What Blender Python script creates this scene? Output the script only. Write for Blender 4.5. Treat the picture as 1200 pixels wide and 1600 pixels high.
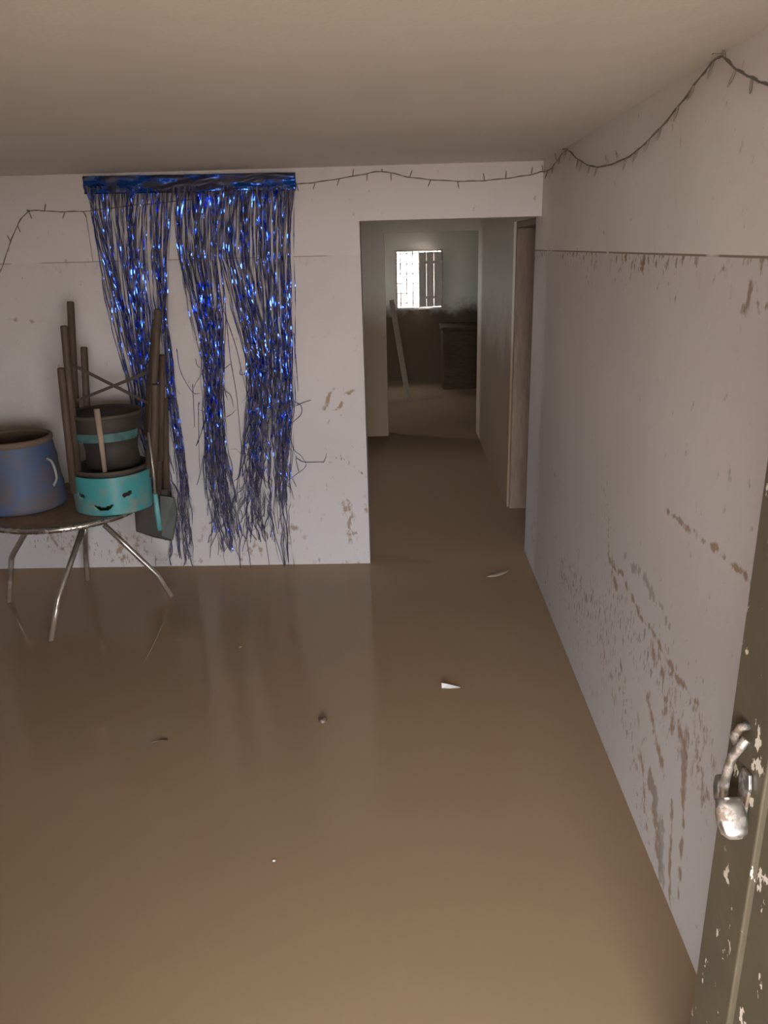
import bpy, bmesh, math, random
import numpy as np
from mathutils import Vector, Matrix, noise
random.seed(7)
for o in list(bpy.data.objects): bpy.data.objects.remove(o)
SC = bpy.context.scene
COL = SC.collection
PI = math.pi

# ------------------------------------------------------------------ sizes of the place (metres, floor at z = 0)
WZ = 0.30                    # flood level above the floor
EYE = WZ + 1.56              # camera height
RX = 0.635                   # plane of the right hand wall
BY = 3.769                   # plane of the back wall
CZ = WZ + 1.900              # ceiling
SZ = WZ + 1.526              # old flood line on the walls
DZ = WZ + 1.672              # head of the passage doorway
TH = 0.15                    # wall thickness
LX = -3.1                    # left wall

# ------------------------------------------------------------------ camera
F_PX, TILT, YAW, ROLL = 1222.2, math.radians(18.742), math.radians(1.635), math.radians(1.477)
_fw = Vector((-math.sin(YAW)*math.cos(TILT), math.cos(YAW)*math.cos(TILT), -math.sin(TILT)))
_rt = Vector((math.cos(YAW), math.sin(YAW), 0))
_up = _rt.cross(_fw)
cx = _rt*math.cos(ROLL) - _up*math.sin(ROLL)
cy = _rt*math.sin(ROLL) + _up*math.cos(ROLL)
cam = bpy.data.cameras.new('camera')
cam.sensor_fit = 'HORIZONTAL'; cam.sensor_width = 36; cam.lens = F_PX*36/1200
cam.clip_start = 0.02
cam_o = bpy.data.objects.new('camera', cam); COL.objects.link(cam_o)
m = Matrix((cx, cy, -_fw)).transposed().to_4x4(); m.translation = (0, 0, EYE)
cam_o.matrix_world = m
SC.camera = cam_o

# ------------------------------------------------------------------ daylight: an even overcast sky, entering by the doorway, the far window and two added side windows
w = bpy.data.worlds.new('overcast_sky'); SC.world = w; w.use_nodes = True
bg = w.node_tree.nodes['Background']
bg.inputs[0].default_value = (0.96, 0.97, 1.02, 1); bg.inputs[1].default_value = 12.0
def portal(name, loc, rot, sx, sy):
    l = bpy.data.lights.new(name, 'AREA'); l.shape = 'RECTANGLE'; l.size = sx; l.size_y = sy
    l.cycles.is_portal = True
    o = bpy.data.objects.new(name, l); COL.objects.link(o); o.location = loc; o.rotation_euler = rot
    return o
DX0, DX1 = -0.42, 0.585      # street doorway
portal('street_doorway_daylight', ((DX0+DX1)/2, -0.06, 1.06), (PI/2, 0, 0), DX1-DX0, 2.1)
SC.view_settings.view_transform = 'Standard'
SC.view_settings.look = 'None'
SC.view_settings.gamma = 1
SC.view_settings.use_curve_mapping = False
SC.view_settings.exposure = 1.4
SC.cycles.max_bounces = 5; SC.cycles.diffuse_bounces = 4; SC.cycles.glossy_bounces = 3
SC.cycles.caustics_reflective = False; SC.cycles.caustics_refractive = False

# ------------------------------------------------------------------ where things stand: sight lines measured on the photograph, met with real planes
def _ray(px, py):
    U, V = px-600, py-800
    u = U*math.cos(ROLL) - V*math.sin(ROLL); v = U*math.sin(ROLL) + V*math.cos(ROLL)
    return _rt*(u/F_PX) - _up*(v/F_PX) + _fw
_O = Vector((0, 0, EYE))
def on_y(px, py, Y): d = _ray(px, py); return _O + d*(Y/d.y)
def on_x(px, py, X): d = _ray(px, py); return _O + d*(X/d.x)
def on_z(px, py, Z): d = _ray(px, py); return _O + d*((Z-EYE)/d.z)

# ------------------------------------------------------------------ node helpers
class NT:
    def __init__(s, name):
        s.m = bpy.data.materials.new(name); s.m.use_nodes = True
        s.t = s.m.node_tree; s.bsdf = s.t.nodes['Principled BSDF']
        s.co = s.t.nodes.new('ShaderNodeTexCoord').outputs['Object']
    def n(s, k): return s.t.nodes.new(k)
    def link(s, a, b):
        if hasattr(a, 'is_output') or isinstance(a, bpy.types.NodeSocket): s.t.links.new(a, b)
        else: b.default_value = a
    def math(s, op, a, b=0.0, clamp=False):
        x = s.n('ShaderNodeMath'); x.operation = op; x.use_clamp = clamp
        s.link(a, x.inputs[0]); s.link(b, x.inputs[1]); return x.outputs[0]
    def vec(s, op, a, b=(0, 0, 0), out=0):
        x = s.n('ShaderNodeVectorMath'); x.operation = op
        s.link(a, x.inputs[0]); s.link(b, x.inputs[1])
        return x.outputs['Value'] if op in ('DOT_PRODUCT', 'LENGTH', 'DISTANCE') else x.outputs[0]
    def sep(s):
        x = s.n('ShaderNodeSeparateXYZ'); s.link(s.co, x.inputs[0]); return x.outputs
    def comb(s, a, b, c):
        x = s.n('ShaderNodeCombineXYZ')
        for i, q in enumerate((a, b, c)): s.link(q, x.inputs[i])
        return x.outputs[0]
    def scale(s, v, xyz): return s.vec('MULTIPLY', v, xyz)
    def noise(s, scale, detail=4, rough=0.55, v=None, dist=0.0):
        x = s.n('ShaderNodeTexNoise'); s.link(v if v is not None else s.co, x.inputs['Vector'])
        x.inputs['Scale'].default_value = scale; x.inputs['Detail'].default_value = detail
        x.inputs['Roughness'].default_value = rough; x.inputs['Distortion'].default_value = dist
        return x.outputs['Fac']
    def voronoi(s, scale, v=None, rnd=1.0):
        x = s.n('ShaderNodeTexVoronoi'); s.link(v if v is not None else s.co, x.inputs['Vector'])
        x.inputs['Scale'].default_value = scale; x.inputs['Randomness'].default_value = rnd
        return x.outputs['Distance']
    def step(s, a, lo, hi):
        x = s.n('ShaderNodeMapRange'); x.interpolation_type = 'SMOOTHSTEP'
        s.link(a, x.inputs[0]); x.inputs[1].default_value = lo; x.inputs[2].default_value = hi
        return x.outputs[0]
    def mix(s, f, a, b):
        x = s.n('ShaderNodeMix'); x.data_type = 'RGBA'
        s.link(f, x.inputs[0]); 
        for q, i in ((a, 6), (b, 7)):
            if isinstance(q, tuple): x.inputs[i].default_value = (*q[:3], 1)
            else: s.link(q, x.inputs[i])
        return x.outputs[2]
    def bump(s, h, strength, dist=0.01):
        x = s.n('ShaderNodeBump'); s.link(h, x.inputs['Height'])
        x.inputs['Strength'].default_value = strength; x.inputs['Distance'].default_value = dist
        s.link(x.outputs[0], s.bsdf.inputs['Normal'])
    def set(s, color=None, rough=None, metal=None, spec=None, ior=None):
        if color is not None:
            if isinstance(color, tuple): s.bsdf.inputs['Base Color'].default_value = (*color[:3], 1)
            else: s.link(color, s.bsdf.inputs['Base Color'])
        for k, q in (('Roughness', rough), ('Metallic', metal), ('Specular IOR Level', spec), ('IOR', ior)):
            if q is not None: s.link(q, s.bsdf.inputs[k])
        return s.m
    # a stroke of mud along a line in the wall's own plane (p: wall coordinates as a vector, a/b: ends)
    def stroke(s, p, a, b, wdt, wob, soft=0.5):
        a = Vector((a[0], a[1], 0)); b = Vector((b[0], b[1], 0)); ba = b-a
        pa = s.vec('SUBTRACT', p, tuple(a))
        h = s.math('MULTIPLY', s.vec('DOT_PRODUCT', pa, tuple(ba)), 1/max(ba.dot(ba), 1e-9), True)
        sc = s.n('ShaderNodeVectorMath'); sc.operation = 'SCALE'; sc.inputs[0].default_value = tuple(ba)
        s.link(h, sc.inputs['Scale'])
        d = s.vec('LENGTH', s.vec('SUBTRACT', pa, sc.outputs[0]))
        ww = s.math('MULTIPLY', wob, wdt)
        return s.math('DIVIDE', s.math('SUBTRACT', ww, d), wdt*soft, True)
    def maxm(s, l):
        r = l[0]
        for q in l[1:]: r = s.math('MAXIMUM', r, q)
        return r

def simple(name, col, rough=0.6, metal=0.0, var=0.25, scale=12, bump=0.15, col2=None, spec=0.5, stretch=(1, 1, 1)):
    t = NT(name); v = t.scale(t.co, stretch)
    f = t.noise(scale, 5, 0.6, v)
    c2 = col2 or tuple(q*(1-var) for q in col)
    c = t.mix(t.step(f, 0.3, 0.7), col, c2)
    if bump: t.bump(t.noise(scale*4, 4, 0.6, v), bump, 0.003)
    return t.set(c, rough, metal, spec)

# ------------------------------------------------------------------ mesh helpers
class MB:
    def __init__(s): s.v = []; s.f = []
    def box(s, x0, x1, y0, y1, z0, z1):
        b = len(s.v)
        s.v += [(x0, y0, z0), (x1, y0, z0), (x1, y1, z0), (x0, y1, z0), (x0, y0, z1), (x1, y0, z1), (x1, y1, z1), (x0, y1, z1)]
        s.f += [tuple(b+i for i in q) for q in ((0, 3, 2, 1), (4, 5, 6, 7), (0, 1, 5, 4), (1, 2, 6, 5), (2, 3, 7, 6), (3, 0, 4, 7))]
        return s
    def bar(s, p, q, wx, wy, side=None):                       # rectangular bar between two points
        p, q = Vector(p), Vector(q); d = (q-p).normalized()
        a = Vector(side) if side else (Vector((0, 1, 0)) if abs(d.y) < 0.9 else Vector((1, 0, 0)))
        a = (a - d*a.dot(d)).normalized(); c = d.cross(a)
        b = len(s.v)
        for e in (p, q):
            for i, j in ((-1, -1), (1, -1), (1, 1), (-1, 1)): s.v.append(tuple(e + a*(i*wx/2) + c*(j*wy/2)))
        s.f += [tuple(b+i for i in r) for r in ((3, 2, 1, 0), (4, 5, 6, 7), (0, 1, 5, 4), (1, 2, 6, 5), (2, 3, 7, 6), (3, 0, 4, 7))]
        return s
    def tube(s, pts, rad, n=8, cap=True):
        pts = [Vector(p) for p in pts]
        if not isinstance(rad, (list, tuple)): rad = [rad]*len(pts)
        b = len(s.v); prev = None
        for i, p in enumerate(pts):
            d = (pts[min(i+1, len(pts)-1)] - pts[max(i-1, 0)])
            d = d.normalized() if d.length > 1e-9 else Vector((0, 0, 1))
            if prev is None:
                a = d.cross(Vector((0, 0, 1)))
                if a.length < 0.05: a = d.cross(Vector((0, 1, 0)))
            else: a = prev - d*prev.dot(d)
            a.normalize(); prev = a; c = d.cross(a)
            for k in range(n):
                t = 2*PI*k/n; s.v.append(tuple(p + (a*math.cos(t)+c*math.sin(t))*rad[i]))
        for i in range(len(pts)-1):
            for k in range(n):
                k2 = (k+1) % n; s.f.append((b+i*n+k, b+i*n+k2, b+(i+1)*n+k2, b+(i+1)*n+k))
        if cap:
            s.f.append(tuple(b+k for k in range(n))[::-1]); e = b+(len(pts)-1)*n; s.f.append(tuple(e+k for k in range(n)))
        return s
    def lathe(s, prof, c=(0, 0, 0), n=48, a0=0, a1=2*PI):
        b = len(s.v); full = abs(a1-a0-2*PI) < 1e-6; m_ = n if full else n+1
        for r, z in prof:
            for k in range(m_):
                t = a0+(a1-a0)*k/n; s.v.append((c[0]+r*math.cos(t), c[1]+r*math.sin(t), c[2]+z))
        for i in range(len(prof)-1):
            for k in range(n):
                k2 = (k+1) % m_; s.f.append((b+i*m_+k, b+i*m_+k2, b+(i+1)*m_+k2, b+(i+1)*m_+k))
        return s
    def build(s, name, mat, parent=None, smooth=False, bevel=0):
        me = bpy.data.meshes.new(name); me.from_pydata(s.v, [], s.f); me.validate()
        bm = bmesh.new(); bm.from_mesh(me); bmesh.ops.recalc_face_normals(bm, faces=bm.faces); bm.to_mesh(me); bm.free()
        if smooth:
            for p in me.polygons: p.use_smooth = True
        me.materials.append(mat)
        o = bpy.data.objects.new(name, me); COL.objects.link(o)
        if bevel:
            md = o.modifiers.new('bevel', 'BEVEL'); md.width = bevel; md.segments = 2; md.limit_method = 'ANGLE'
        if parent:
            o.parent = parent; o.matrix_parent_inverse = Matrix.Translation(parent.location).inverted() if parent.rotation_euler.z == 0 else parent.matrix_basis.inverted()
        return o
def empty(name, loc):
    o = bpy.data.objects.new(name, None); COL.objects.link(o); o.location = loc; o.empty_display_size = 0.1; return o
def tag(o, label=None, cat=None, group=None, kind=None):
    if label: o['label'] = label
    if cat: o['category'] = cat
    if group: o['group'] = group
    if kind: o['kind'] = kind
    return o
def struct(o, label=None, cat=None): return tag(o, label, cat, kind='structure')
def smooth_path(pts, n=8):                                      # Catmull-Rom through the points
    pts = [Vector(p) for p in pts]; P = [pts[0]*2-pts[1]] + pts + [pts[-1]*2-pts[-2]]; out = []
    for i in range(1, len(P)-2):
        for k in range(n):
            t = k/n; a, b, c, d = P[i-1:i+3]
            out.append(0.5*((2*b)+(c-a)*t+(2*a-5*b+4*c-d)*t*t+(3*b-a-3*c+d)*t**3))
    out.append(pts[-1]); return out

# ------------------------------------------------------------------ plaster
PL_HI = (0.665, 0.612, 0.575); PL_LO = (0.605, 0.548, 0.525); PL_COOL = (0.48, 0.455, 0.45); MUD = (0.265, 0.172, 0.102); DIRT = (0.24, 0.175, 0.125); GREY = (0.27, 0.245, 0.22)
def plaster(name, axis, drip=1.0, line=1.0, cool=1.0, stained=True, hi=PL_HI):
    """painted plaster: old flood line with flecks hanging from it; mud marks come from the wall mesh's own 'stain' attribute"""
    t = NT(name); x, y, z = t.sep()
    u = y if axis == 'Y' else x
    p = t.comb(u, z, 0.0)
    n1 = t.noise(2.0, 3, 0.6); nf = t.noise(34, 3, 0.62, t.scale(p, (1, 0.55, 1)))
    below = t.step(z, SZ+0.004, SZ-0.004)
    c = t.mix(below, hi, PL_LO)
    c = t.mix(t.math('MULTIPLY', t.step(z, SZ-0.35, WZ+0.55), 0.9*cool), c, PL_COOL)  # cool lower tone, darkened to offset the strong daylight there
    c = t.mix(t.math('MULTIPLY', t.step(n1, 0.4, 0.75), 0.22), c, (0.46, 0.40, 0.34))
    # broken flood line and the runs under it
    below_d = t.math('SUBTRACT', SZ, z)
    brk = t.noise(4.5, 2, 0.6, t.scale(p, (1, 0.15, 0)))
    ln = t.math('MULTIPLY', t.step(t.math('ABSOLUTE', below_d), 0.0035, 0.0012), t.step(brk, 0.47-0.13*drip, 0.52-0.13*drip))
    thr = t.math('ADD', 0.50, t.math('MULTIPLY', below_d, 1.5))
    runs = t.math('MULTIPLY', t.math('MULTIPLY', t.math('SUBTRACT', nf, thr), 12, True), t.step(below_d, -0.001, 0.004))
    runs = t.math('MULTIPLY', runs, t.math('MULTIPLY', t.step(brk, 0.40, 0.55), drip))
    mud = runs; dirt = t.math('MULTIPLY', ln, line)
    if stained:
        at = t.n('ShaderNodeAttribute'); at.attribute_name = 'stain'
        sp = t.n('ShaderNodeSeparateColor'); t.link(at.outputs['Color'], sp.inputs[0])
        nn = t.math('MULTIPLY', t.math('SUBTRACT', nf, 0.52), 3.0)
        m1 = t.step(t.math('ADD', sp.outputs[0], nn), 0.30, 0.80)
        m1 = t.math('MULTIPLY', m1, t.math('MULTIPLY', sp.outputs[0], 2.2, True))
        mud = t.math('MAXIMUM', mud, t.math('MULTIPLY', m1, 0.85))
        dash = t.noise(62, 2, 0.6, t.scale(p, (1.25, 0.40, 1)))
        d1 = t.math('MULTIPLY', t.step(t.math('ADD', dash, t.math('MULTIPLY', sp.outputs[2], 0.20)), 0.77, 0.82), 0.8)
        dirt = t.math('MAXIMUM', dirt, d1)
        g1 = t.math('MULTIPLY', t.step(t.math('ADD', sp.outputs[1], t.math('MULTIPLY', nn, 0.8)), 0.30, 0.6), 0.75)
    c = t.mix(mud, c, MUD); c = t.mix(dirt, c, DIRT)
    if stained: c = t.mix(g1, c, GREY)
    t.bump(t.math('ADD', nf, t.math('MULTIPLY', n1, 2.0)), 0.15, 0.008)
    return t.set(c, 0.78, 0, 0.35)
def fnoise(shape_u, shape_v, seed):
    """smooth value noise sampled at coordinate arrays"""
    r = np.random.RandomState(seed).rand(64, 64)
    def f(u, v):
        iu = np.floor(u).astype(int); iv = np.floor(v).astype(int); fu = u-iu; fv = v-iv
        fu = fu*fu*(3-2*fu); fv = fv*fv*(3-2*fv); g = lambda a, b: r[a % 64, b % 64]
        return (g(iu, iv)*(1-fu)+g(iu+1, iv)*fu)*(1-fv)+(g(iu, iv+1)*(1-fu)+g(iu+1, iv+1)*fu)*fv
    return f
def stained_face(mb, axis, plane, u0, u1, z0, z1, strokes_mud, strokes_dark, areas, seed, cell=0.007, blot=None):
    """fine grid laid as the room side of a wall; returns the per-vertex stain field for that grid"""
    nu = int((u1-u0)/cell); nz = int((z1-z0)/cell)
    U, Z = np.meshgrid(np.linspace(u0, u1, nu+1), np.linspace(z0, z1, nz+1))
    U = U.ravel(); Z = Z.ravel()
    b = len(mb.v)
    mb.v += [(plane, a, c) for a, c in zip(U, Z)] if axis == 'Y' else [(a, plane, c) for a, c in zip(U, Z)]
    mb.f += [(b+j*(nu+1)+i, b+j*(nu+1)+i+1, b+(j+1)*(nu+1)+i+1, b+(j+1)*(nu+1)+i) for j in range(nz) for i in range(nu)]
    f1 = fnoise(0, 0, seed); 
    wu = U+0.012*(f1(U*30, Z*30)-0.5); wzz = Z+0.02*(f1(U*22+9, Z*22)-0.5)
    def fld(strokes):
        m = np.zeros_like(U)
        for a, bb, wd, st in strokes:
            ax_, ay = a; dx, dy = bb[0]-a[0], bb[1]-a[1]; L2 = max(dx*dx+dy*dy, 1e-9); wd = max(wd*1.7, 0.014)
            h = np.clip(((wu-ax_)*dx+(wzz-ay)*dy)/L2, 0, 1); d = np.hypot(wu-ax_-h*dx, wzz-ay-h*dy)
            m = np.maximum(m, np.clip(1.15-d/wd, 0, 1)*st)
        return m
    mud = fld(strokes_mud)
    if blot is not None: mud = np.maximum(mud, blot(U, Z, f1))
    return np.stack([mud, fld(strokes_dark), fld([(a, bb, wd, 1.0) for a, bb, wd in areas]), np.ones_like(U)], 1)
def set_stain(o, first, field):
    at = o.data.attributes.new('stain', 'FLOAT_COLOR', 'POINT'); n = len(o.data.vertices)
    d = np.zeros((n, 4), np.float32); d[first:first+len(field)] = field; at.data.foreach_set('color', d.ravel())
def R(px, py): q = on_x(px, py, RX); return (q.y, q.z)
def B(px, py): q = on_y(px, py, BY); return (q.x, q.z)
def poly(P, pts, wd, st): return [(P(*pts[i]), P(*pts[i+1]), wd, st) for i in range(len(pts)-1)]
right_mud = (poly(R, [(1040, 800), (1085, 830), (1128, 868), (1176, 912)], 0.006, 0.75)
    + poly(R, [(950, 870), (976, 905), (1000, 962), (1020, 992), (1047, 1040), (1090, 1102)], 0.008, 0.8)
    + poly(R, [(955, 884), (966, 925)], 0.022, 0.6)
    + poly(R, [(1012, 1092), (1024, 1150), (1037, 1208)], 0.017, 0.75)
    + poly(R, [(1090, 1120), (1110, 1160), (1116, 1235)], 0.017, 0.6)
    + poly(R, [(940, 1000), (950, 1050)], 0.012, 0.55) + poly(R, [(968, 1030), (976, 1060)], 0.012, 0.55)
    + poly(R, [(862, 735), (880, 760)], 0.008, 0.4) + poly(R, [(1175, 440), (1168, 470)], 0.02, 0.8) + poly(R, [(1130, 412), (1116, 440)], 0.010, 0.75)
    + poly(R, [(1070, 1158), (1068, 1232)], 0.018, 1.0) + poly(R, [(1050, 1250), (1045, 1405)], 0.008, 0.95) + poly(R, [(1068, 1250), (1060, 1400)], 0.008, 0.8)
    + poly(R, [(1016, 1215), (1026, 1290), (1030, 1350)], 0.026, 0.95) + poly(R, [(1002, 1180), (1010, 1290)], 0.010, 0.7) + poly(R, [(1040, 1110), (1085, 1180), (1100, 1240)], 0.05, 0.50) + poly(R, [(1020, 1020), (1050, 1080)], 0.03, 0.5) + poly(R, [(900, 905), (945, 960)], 0.05, 0.35))
right_dark = (poly(R, [(976, 872), (1000, 890), (1018, 922)], 0.016, 0.55) + poly(R, [(1018, 915), (1032, 945), (1046, 975)], 0.012, 0.55)
    + poly(R, [(1022, 1240), (1034, 1300), (1032, 1370)], 0.022, 0.8) + poly(R, [(1068, 1170), (1066, 1220)], 0.012, 0.6))
right_specks = [(R(880, 905), R(950, 985), 0.16), (R(945, 760), R(952, 870), 0.04), (R(960, 950), R(1090, 1150), 0.13), (R(960, 1000), R(1000, 1250), 0.09)]
back_mud = (poly(B, [(540, 785), (547, 812), (545, 845)], 0.024, 0.6) + poly(B, [(568, 790), (572, 800)], 0.02, 0.5)
    + poly(B, [(522, 606), (512, 622), (506, 640)], 0.010, 0.8) + poly(B, [(517, 642), (528, 636), (535, 628)], 0.007, 0.8)
    + poly(B, [(538, 613), (555, 609)], 0.006, 0.7) + poly(B, [(188, 832), (190, 872)], 0.03, 0.55) + poly(B, [(500, 720), (525, 726)], 0.014, 0.3)
    + poly(B, [(250, 780), (310, 840)], 0.09, 0.35) + poly(B, [(15, 500), (70, 504)], 0.008, 0.35))
back_specks = [(B(500, 690), B(565, 740), 0.02), (B(540, 800), B(568, 860), 0.02), (B(60, 840), B(240, 880), 0.07), (B(20, 425), B(40, 440), 0.02)]
M_back = plaster('back_wall_plaster', 'X', 0.15, 0.7, hi=(0.63, 0.575, 0.55))
M_right = plaster('right_wall_plaster', 'Y', 1.0, 1.0, hi=(0.70, 0.65, 0.60))  # upper wall tone raised in place of the weak light there
M_wall = plaster('plain_wall_plaster', 'X', 0.2, 0.5, 1.0, False)
def passage_plaster():
    t = NT('passage_plaster'); x, y, z = t.sep()
    n = t.noise(3, 5, 0.6)
    f = t.step(t.math('ADD', z, t.math('MULTIPLY', n, 0.5)), SZ+0.02, SZ-0.5)
    c = t.mix(f, (0.56, 0.53, 0.47), (0.30, 0.22, 0.15)); t.bump(t.noise(12), 0.2, 0.01)
    return t.set(c, 0.8, 0, 0.3)
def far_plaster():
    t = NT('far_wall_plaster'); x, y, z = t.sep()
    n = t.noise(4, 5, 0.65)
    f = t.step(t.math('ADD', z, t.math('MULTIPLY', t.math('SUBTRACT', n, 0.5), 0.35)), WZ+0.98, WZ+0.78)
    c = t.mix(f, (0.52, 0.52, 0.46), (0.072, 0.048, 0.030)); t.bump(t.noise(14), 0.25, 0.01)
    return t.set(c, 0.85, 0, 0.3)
M_pass = passage_plaster(); M_far = far_plaster()
def ceiling_mat():
    t = NT('ceiling_plaster'); n = t.noise(1.6, 4, 0.6)
    c = t.mix(t.step(n, 0.3, 0.75), (0.80, 0.765, 0.71), (0.74, 0.70, 0.645)); t.bump(t.math('ADD', t.noise(3, 3), t.math('MULTIPLY', t.noise(70, 3), 0.2)), 0.18, 0.02)
    return t.set(c, 0.85, 0, 0.3)
M_ceil = ceiling_mat()
def water_mat():
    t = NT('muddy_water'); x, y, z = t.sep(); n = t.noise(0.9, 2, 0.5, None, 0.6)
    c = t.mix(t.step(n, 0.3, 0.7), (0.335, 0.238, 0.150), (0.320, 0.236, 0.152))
    passage_matte = t.step(t.math('ADD', y, t.math('MULTIPLY', n, 0.5)), BY-0.35, BY+0.35)        # passage silt film, put in to drop the window's reflection
    c = t.mix(passage_matte, c, (0.40, 0.29, 0.195))  # lighter tint painted in for the lost reflection
    c = t.mix(t.step(y, 5.6, 6.6), c, (0.20, 0.142, 0.095))                             # far room's dimness painted into the water colour
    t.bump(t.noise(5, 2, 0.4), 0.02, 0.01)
    return t.set(c, 0.09, 0, t.math('MULTIPLY', t.math('SUBTRACT', 1.0, passage_matte), 0.5), 1.33)
M_water = water_mat()
M_mudfloor = simple('muddy_floor', (0.2, 0.14, 0.09), 0.8)
M_out = simple('pale_bounce_ground', (0.52, 0.46, 0.40), 0.7, scale=2)  # unseen ground, kept pale to bounce daylight indoors

# ------------------------------------------------------------------ the shell
XR = 2.4; YF = 9.55; FW = 0.12
struct(MB().box(LX-TH, XR+TH, -FW, YF+TH, -0.12, 0).build('floor', M_mudfloor))
cb = MB(); cb.box(LX-TH, XR+TH, -FW, YF+TH, CZ, CZ+0.14); struct(cb.build('ceiling', M_ceil))
wb = MB(); JL = -0.186
def blot_back(U, Z, f):
    low = np.clip((WZ+0.62-Z)/0.4, 0, 1); n = 0.6*f(U*5, Z*11)+0.4*f(U*13+5, Z*22)
    return np.clip((n-0.50)*2.6, 0, 0.42)*low
def blot_right(U, Z, f):
    low = np.clip((WZ+0.80-Z)/0.5, 0, 1)*np.clip((U-1.2)/0.5, 0, 1); n = 0.55*f(U*6+3, Z*7)+0.45*f(U*17, Z*13)
    return np.clip((n-0.52)*2.4, 0, 0.34)*low
fb = stained_face(wb, 'X', BY, -2.35, JL, WZ-0.02, CZ, back_mud, (), back_specks, 4, 0.007, blot_back); nb = len(fb)
wb.box(LX, JL, BY+0.0015, BY+TH, 0, CZ); wb.box(LX, -2.35, BY, BY+0.0015, 0, CZ); wb.box(JL, RX, BY, BY+TH, DZ, CZ)
o = wb.build('wall_back', M_back); set_stain(o, 0, fb); struct(o)
wr = MB(); fb = stained_face(wr, 'Y', RX, 0.95, BY+TH, WZ-0.02, CZ, right_mud, right_dark, right_specks, 8, 0.0065, blot_right)
wr.box(RX+0.0015, RX+TH, 0.07, BY+TH, 0, CZ); wr.box(RX, RX+0.0015, 0.07, 0.95, 0, CZ)
o = wr.build('wall_right', M_right); set_stain(o, 0, fb); struct(o)
CY0, CY1 = 4.66, 6.77
wp = MB(); wp.box(RX, RX+TH, CY0, CY1, 0, CZ); wp.box(RX, RX+TH, BY+TH, CY0, DZ, CZ)
struct(wp.build('wall_passage', M_pass))
# left wall, with two unseen windows added to brighten the rooms behind
wl = MB(); LW_ = [(4.9, 5.35, 1.35, 1.75), (7.7, 8.4, 1.15, 1.8)]; yy = -FW
for a_, b_, c_, d_ in LW_:
    wl.box(LX-TH, LX, yy, a_, 0, CZ); wl.box(LX-TH, LX, a_, b_, 0, c_); wl.box(LX-TH, LX, a_, b_, d_, CZ); yy = b_
wl.box(LX-TH, LX, yy, YF+TH, 0, CZ)
struct(wl.build('wall_left', M_wall))
for a_, b_, c_, d_ in LW_: portal('added_side_daylight', (LX-TH*0.9, (a_+b_)/2, (c_+d_)/2), (0, -PI/2, 0), d_-c_, b_-a_)  # daylight through the added openings
M_sash = simple('grey_sash_wood', (0.40, 0.36, 0.31), 0.7, stretch=(4, 4, 1))
for k_, (a_, b_, c_, d_) in enumerate(LW_):
    wn = empty('window_%d' % (k_+2), (LX, (a_+b_)/2, c_)); struct(wn, 'unseen window added for light in the left wall of the %s' % ('passage room', 'far room')[k_], 'window')
    for nm, bx in (('frame_jamb', (a_, a_+0.025, c_, d_)), ('frame_jamb', (b_-0.025, b_, c_, d_)), ('frame_head', (a_+0.025, b_-0.025, d_-0.025, d_)), ('frame_sill', (a_+0.025, b_-0.025, c_, c_+0.025))):
        MB().box(LX-0.07, LX+0.005, *bx).build(nm, M_sash, wn)
# side doorway off the passage: dark wooden jamb added to darken the pale wall end
M_jamb = simple('dark_jamb_wood', (0.27, 0.19, 0.135), 0.65, stretch=(5, 5, 0.6), var=0.3)
dj = empty('door_2', (RX+TH/2, CY0-0.02, 0)); struct(dj, 'dark wooden frame added to darken the side doorway inside the passage', 'door frame')
MB().box(RX+0.012, RX+TH+0.012, CY0-0.035, CY0-0.001, 0.0, DZ-0.032).build('jamb', M_jamb, dj, bevel=0.006)
MB().box(RX+0.012, RX+TH+0.012, BY+TH+0.002, CY0-0.001, DZ-0.03, DZ-0.001).build('head', M_jamb, dj, bevel=0.004)
struct(MB().box(XR, XR+TH, BY, YF+TH, 0, CZ).build('wall_side_room', M_pass))
wsr = MB().box(RX+TH, XR+TH, BY, BY+TH, 0, CZ); struct(wsr.build('wall_side_room_front', M_pass))
PY = 6.65
pl = on_y(603, 500, PY).x; pz = on_y(670, 362, PY).z
wq = MB().box(LX, pl, PY, PY+0.12, 0, CZ); wq.box(pl, RX, PY, PY+0.12, pz, CZ)
struct(wq.build('wall_passage_end', M_pass))
wf = MB().box(LX-TH, DX0, -FW, 0.06, 0, CZ); wf.box(DX1, RX+TH, -FW, 0.06, 0, CZ); wf.box(DX0, DX1, -FW, 0.06, 2.1, CZ)
struct(wf.build('wall_front', M_wall))
# far wall with its window hole
g0 = on_y(619, 484, YF); g1 = on_y(692, 389, YF); WX0, WZ0, WX1, WZ1 = g0.x, g0.z, g1.x, g1.z
wz = MB().box(LX, WX0, YF, YF+TH, 0, CZ); wz.box(WX1, XR, YF, YF+TH, 0, CZ); wz.box(WX0, WX1, YF, YF+TH, 0, WZ0); wz.box(WX0, WX1, YF, YF+TH, WZ1, CZ)
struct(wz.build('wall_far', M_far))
portal('far_window_daylight', ((WX0+WX1)/2, YF+TH*0.9, (WZ0+WZ1)/2), (-PI/2, 0, 0), WX1-WX0, WZ1-WZ0)
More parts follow.
